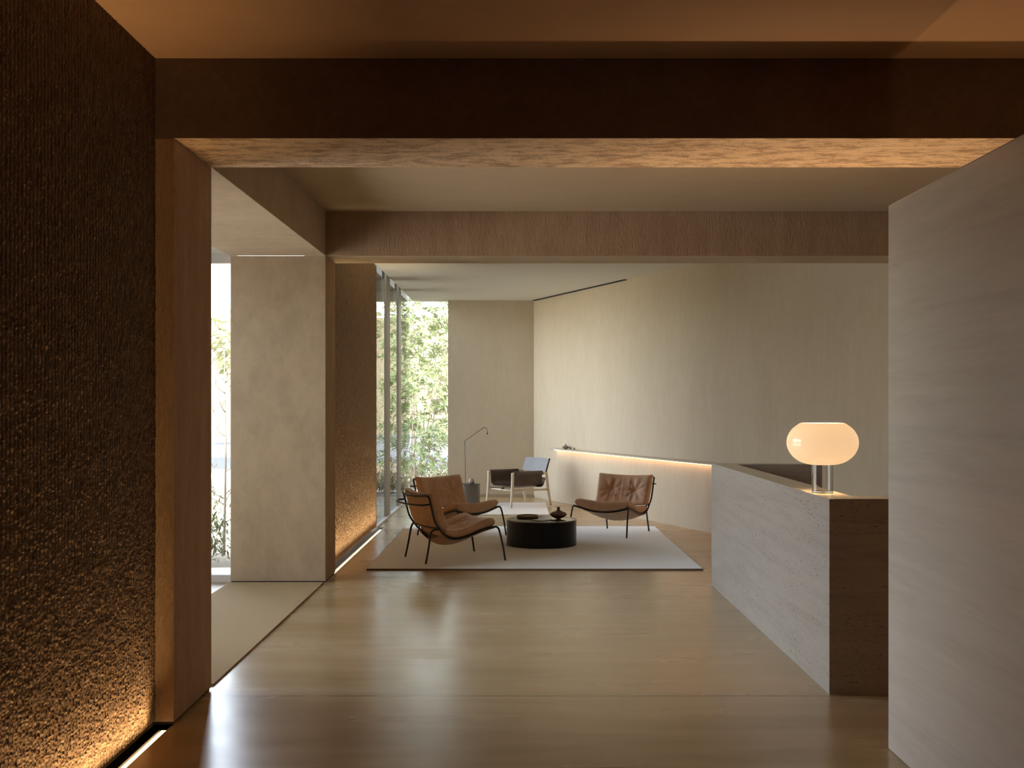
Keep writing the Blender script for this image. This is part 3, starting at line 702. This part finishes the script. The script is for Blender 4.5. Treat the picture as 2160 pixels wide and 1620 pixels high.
def rosette(mb, c, axis, n, L, Wd, rng):
    a = axis.normalized(); q = a.orthogonal().normalized(); r_ = a.cross(q)
    for k in range(n):
        an = 2 * PI * k / n + rng.uniform(-.3, .3); el = rng.uniform(.05, .75)
        dd = (q * math.cos(an) + r_ * math.sin(an)) * math.cos(el) + a * math.sin(el)
        leaf_mesh(mb, c + a * rng.uniform(-.03, .03), dd, a, L * rng.uniform(.7, 1.15), Wd * rng.uniform(.8, 1.2), rng.uniform(0, .25))
def grow(tr, tips, p, d_, L, r_, depth, rng, spread, up=.25):
    e = p + d_ * L; mid = p + d_ * L * .5 + Vector((rng.uniform(-1, 1), rng.uniform(-1, 1), 0)) * L * .06
    tr.tube([p, mid, e], [r_, r_ * .85, r_ * .7], 6)
    if depth <= 2: tips.append((p + d_ * L * rng.uniform(.4, .8), d_, depth))
    if depth == 0: tips.append((e, d_, 0)); return
    for k in range(rng.choice((2, 3)) if depth > 1 else 3):
        nd = (d_ + Vector((rng.uniform(-1, 1), rng.uniform(-1, 1), rng.uniform(-.5, .8))) * spread + Vector((0, 0, up))).normalized()
        grow(tr, tips, e, nd, L * rng.uniform(.62, .85), r_ * .68, depth - 1, rng, spread, up)
def leafy_tree(loc, stems, L0, depth, leafL, leafW, nl, mat, label, seed, spread=.75, name='tree', lean=.35, extra=()):
    rng = random.Random(seed); t = tag(empty(name, loc), label, 'tree'); tr, lf, tips = MB(), MB(), []
    for k in range(stems):
        an = 2 * PI * k / stems + rng.uniform(-.4, .4)
        d_ = Vector((math.cos(an) * lean, math.sin(an) * lean, 1)).normalized()
        grow(tr, tips, Vector((math.cos(an) * .06, math.sin(an) * .06, -.05)), d_, L0 * rng.uniform(.85, 1.15), .035 * L0, depth, rng, spread)
    for e in extra:
        grow(tr, tips, Vector(e[0]), Vector(e[1]).normalized(), e[2], .018, e[3], rng, spread, e[4])
    for c, ax, dp in tips: rosette(lf, c, ax, nl, leafL, leafW, rng)
    tr.build('trunk', M['bark'], t, smooth=True); lf.build('foliage', mat, t)
    return t
def window_tree(loc, label, seed):
    rng = random.Random(seed); t = tag(empty('tree', loc), label, 'tree'); tr, lf = MB(), MB(); nodes = []
    for k in range(8):
        an = 2 * PI * k / 8 + rng.uniform(-.3, .3); sp = rng.uniform(.25, .85); H = rng.uniform(3.2, 4.3)
        pts = [Vector((math.cos(an) * (.05 + sp * (q / 5) ** .8) + rng.uniform(-.05, .05), math.sin(an) * (.05 + sp * (q / 5) ** .8) + rng.uniform(-.05, .05), H * q / 5 - .05)) for q in range(6)]
        P = catmull(pts, 4); tr.tube(P, list(np.linspace(.015, .004, len(P))), 6); nodes += P[4:]
    for k in range(640):
        an, rr = rng.uniform(0, 2 * PI), 1.15 * math.sqrt(rng.random()); z = .40 + 3.95 * rng.random()
        q = Vector((math.cos(an) * rr * (1.0 if z < 3.2 else .8), math.sin(an) * rr * .9, z))
        b_ = min(nodes, key=lambda p: (p - q).length + (2 * max(0, p.z - q.z)))
        mid = b_.lerp(q, .55) + Vector((0, 0, -.06)); tr.tube([b_, mid, q], [.0045, .0035, .002], 5, 3)
        ax = (q - mid).normalized() + Vector((0, 0, .35))
        rosette(lf, q, ax, rng.choice((7, 8, 9)), .170, .048, rng)
    tr.build('trunk', M['bark'], t, smooth=True); lf.build('foliage', M['leaf'], t); return t
window_tree((-2.05, 23.2, -.04), 'leafy tree with long green leaves filling the tall corner window', 5)
def crown_tree(loc, H, Rx, Rz, n, leafL, mat, label, seed, name='tree', trunk_r=.12):
    rng = random.Random(seed); t = tag(empty(name, loc), label, 'tree'); tr, lf = MB(), MB()
    tr.tube([(0, 0, -.1), (rng.uniform(-.2, .2), 0, H * .3), (rng.uniform(-.3, .3), 0, H * .62)], [trunk_r, trunk_r * .8, trunk_r * .5], 8, 4)
    blobs = [(Vector((rng.uniform(-1, 1) * Rx * .6, rng.uniform(-1, 1) * Rx * .5, H - Rz + rng.uniform(-1, 1) * Rz * .7)), rng.uniform(.35, .6)) for _ in range(11)]
    for bc, br in blobs: tr.tube([(0, 0, H * .4), tuple(bc * .6 + Vector((0, 0, H * .2))), tuple(bc)], [trunk_r * .5, trunk_r * .25, .02], 5)
    for k in range(n):
        bc, br = rng.choice(blobs)
        d_ = Vector((rng.gauss(0, 1), rng.gauss(0, 1), rng.gauss(0, 1))).normalized()
        p = bc + Vector((d_.x * Rx, d_.y * Rx, d_.z * Rz)) * br * rng.uniform(.7, 1.05)
        a = (d_ + Vector((rng.uniform(-1, 1), rng.uniform(-1, 1), rng.uniform(-.8, .4)))).normalized()
        leaf_mesh(lf, p, a, d_, leafL * rng.uniform(.7, 1.3), leafL * .42, .1)
    tr.build('trunk', M['bark'], t, smooth=True); lf.build('foliage', mat, t); return t
crown_tree((-8.6, 46, -.05), 7.5, 3.6, 3.6, 2600, .42, M['leaf_far'], 'pale yellow green tree behind the leafy window tree', 21)
crown_tree((-1.2, 55, -.05), 8.0, 3.8, 3.6, 2600, .42, M['leaf_far'], 'broad pale tree across the road, behind the leafy tree', 22)
crown_tree((-12.5, 34, -.05), 6.0, 3.4, 3.0, 2600, .34, M['leaf_far'], 'rounded light green tree seen in the narrow side window', 23)
crown_tree((-9.6, 22, -.04), 3.6, 1.6, 1.5, 1500, .20, M['leaf'], 'green tree outside the narrow side window, behind bare branches', 24, trunk_r=.06)
# bare sapling close to the narrow window
def sapling(loc, H, label, seed, n=10):
    rng = random.Random(seed); t = tag(empty('bare_sapling', loc), label, 'tree', 'bare saplings'); tr = MB()
    tr.tube([(0, 0, -.05), (.02, 0, H * .5), (0, .02, H)], [.016, .011, .004], 7, 5)
    for k in range(n):
        z = H * rng.uniform(.15, .85); an = rng.uniform(0, 2 * PI); L = rng.uniform(.3, .7) * (1.1 - z / H)
        p = Vector((.012, .005, z)); e = p + Vector((math.cos(an) * L * .8, math.sin(an) * L * .8, L * .6)); m = (p + e) / 2 - Vector((0, 0, L * .08))
        tr.tube([p, m, e], [.006, .004, .002], 5, 3)
        for q in range(2):
            s_ = p.lerp(e, rng.uniform(.4, .8)); tr.tube([s_, s_ + Vector((rng.uniform(-.15, .15), rng.uniform(-.1, .1), rng.uniform(.08, .22)))], [.003, .0015], 4)
    tr.build('trunk', M['bark'], t, smooth=True); return t
sapling((-3.27, 12.7, -.04), 2.3, 'tall bare sapling standing outside the narrow side window', 31, 14)
sapling((-3.62, 13.4, -.04), 1.1, 'short bare sapling, lower one outside the narrow side window', 32, 10)
def bush(loc, Rx, H, n, leafL, mat, label, seed, cat='bush', grp=None):
    rng = random.Random(seed); t = tag(empty('bush', loc), label, cat, grp); lf, st = MB(), MB()
    for k in range(n):
        an, rr = rng.uniform(0, 2 * PI), math.sqrt(rng.random()); z = H * rng.random() * (1 - .5 * rr)
        p = Vector((math.cos(an) * rr * Rx, math.sin(an) * rr * Rx, z + .02)); d_ = Vector((rng.gauss(0, .7), rng.gauss(0, .7), rng.uniform(.1, 1.2))).normalized()
        leaf_mesh(lf, p, d_, Vector((0, 0, 1)), leafL * rng.uniform(.6, 1.3), leafL * .3, .1)
    for k in range(14):
        an = rng.uniform(0, 2 * PI); st.tube([(0, 0, -.03), (math.cos(an) * Rx * .6, math.sin(an) * Rx * .6, H * .8)], [.008, .003], 5)
    lf.build('foliage', mat, t); st.build('stem', M['bark'], t); return t
bush((-3.75, 12.0, -.04), .75, .75, 1300, .10, M['leaf_bush'], 'low olive bush at the foot of the narrow side window', 41)
bush((-4.6, 14.6, -.04), .9, .9, 1100, .11, M['leaf_bush'], 'olive bush farther out beyond the narrow side window', 42)
for i, (x, y, rx, h, m, lb) in enumerate([(-1.35, 21.55, .42, .42, 'leaf_dry', 'dry grassy clump just outside the tall corner window'),
        (-2.35, 21.75, .45, .50, 'leaf_dry', 'straw coloured clump left of the corner window clump'),
        (-2.0, 24.6, .8, .45, 'leaf_bush', 'low green bush under the leafy tree'),
        (-.9, 26.0, .7, .42, 'leaf_dry', 'dry clump on the road edge behind the leafy tree'),
        (-3.0, 27.2, .9, .42, 'leaf_bush', 'green bush on the road edge left of the leafy tree'),
        (-2.35, 19.0, .30, .55, 'leaf_dry', 'dry clump outside the bronze framed glazing')]):
    bush((x, y, -.04), rx, h, 900, .13, M[m], lb, 50 + i)

b_ = MB().box(-26, 14, 64, 70, -.1, 6.5)
o = tag(b_.build('building', M['cream']), 'pale yellow building far across the road, behind the trees', 'building')
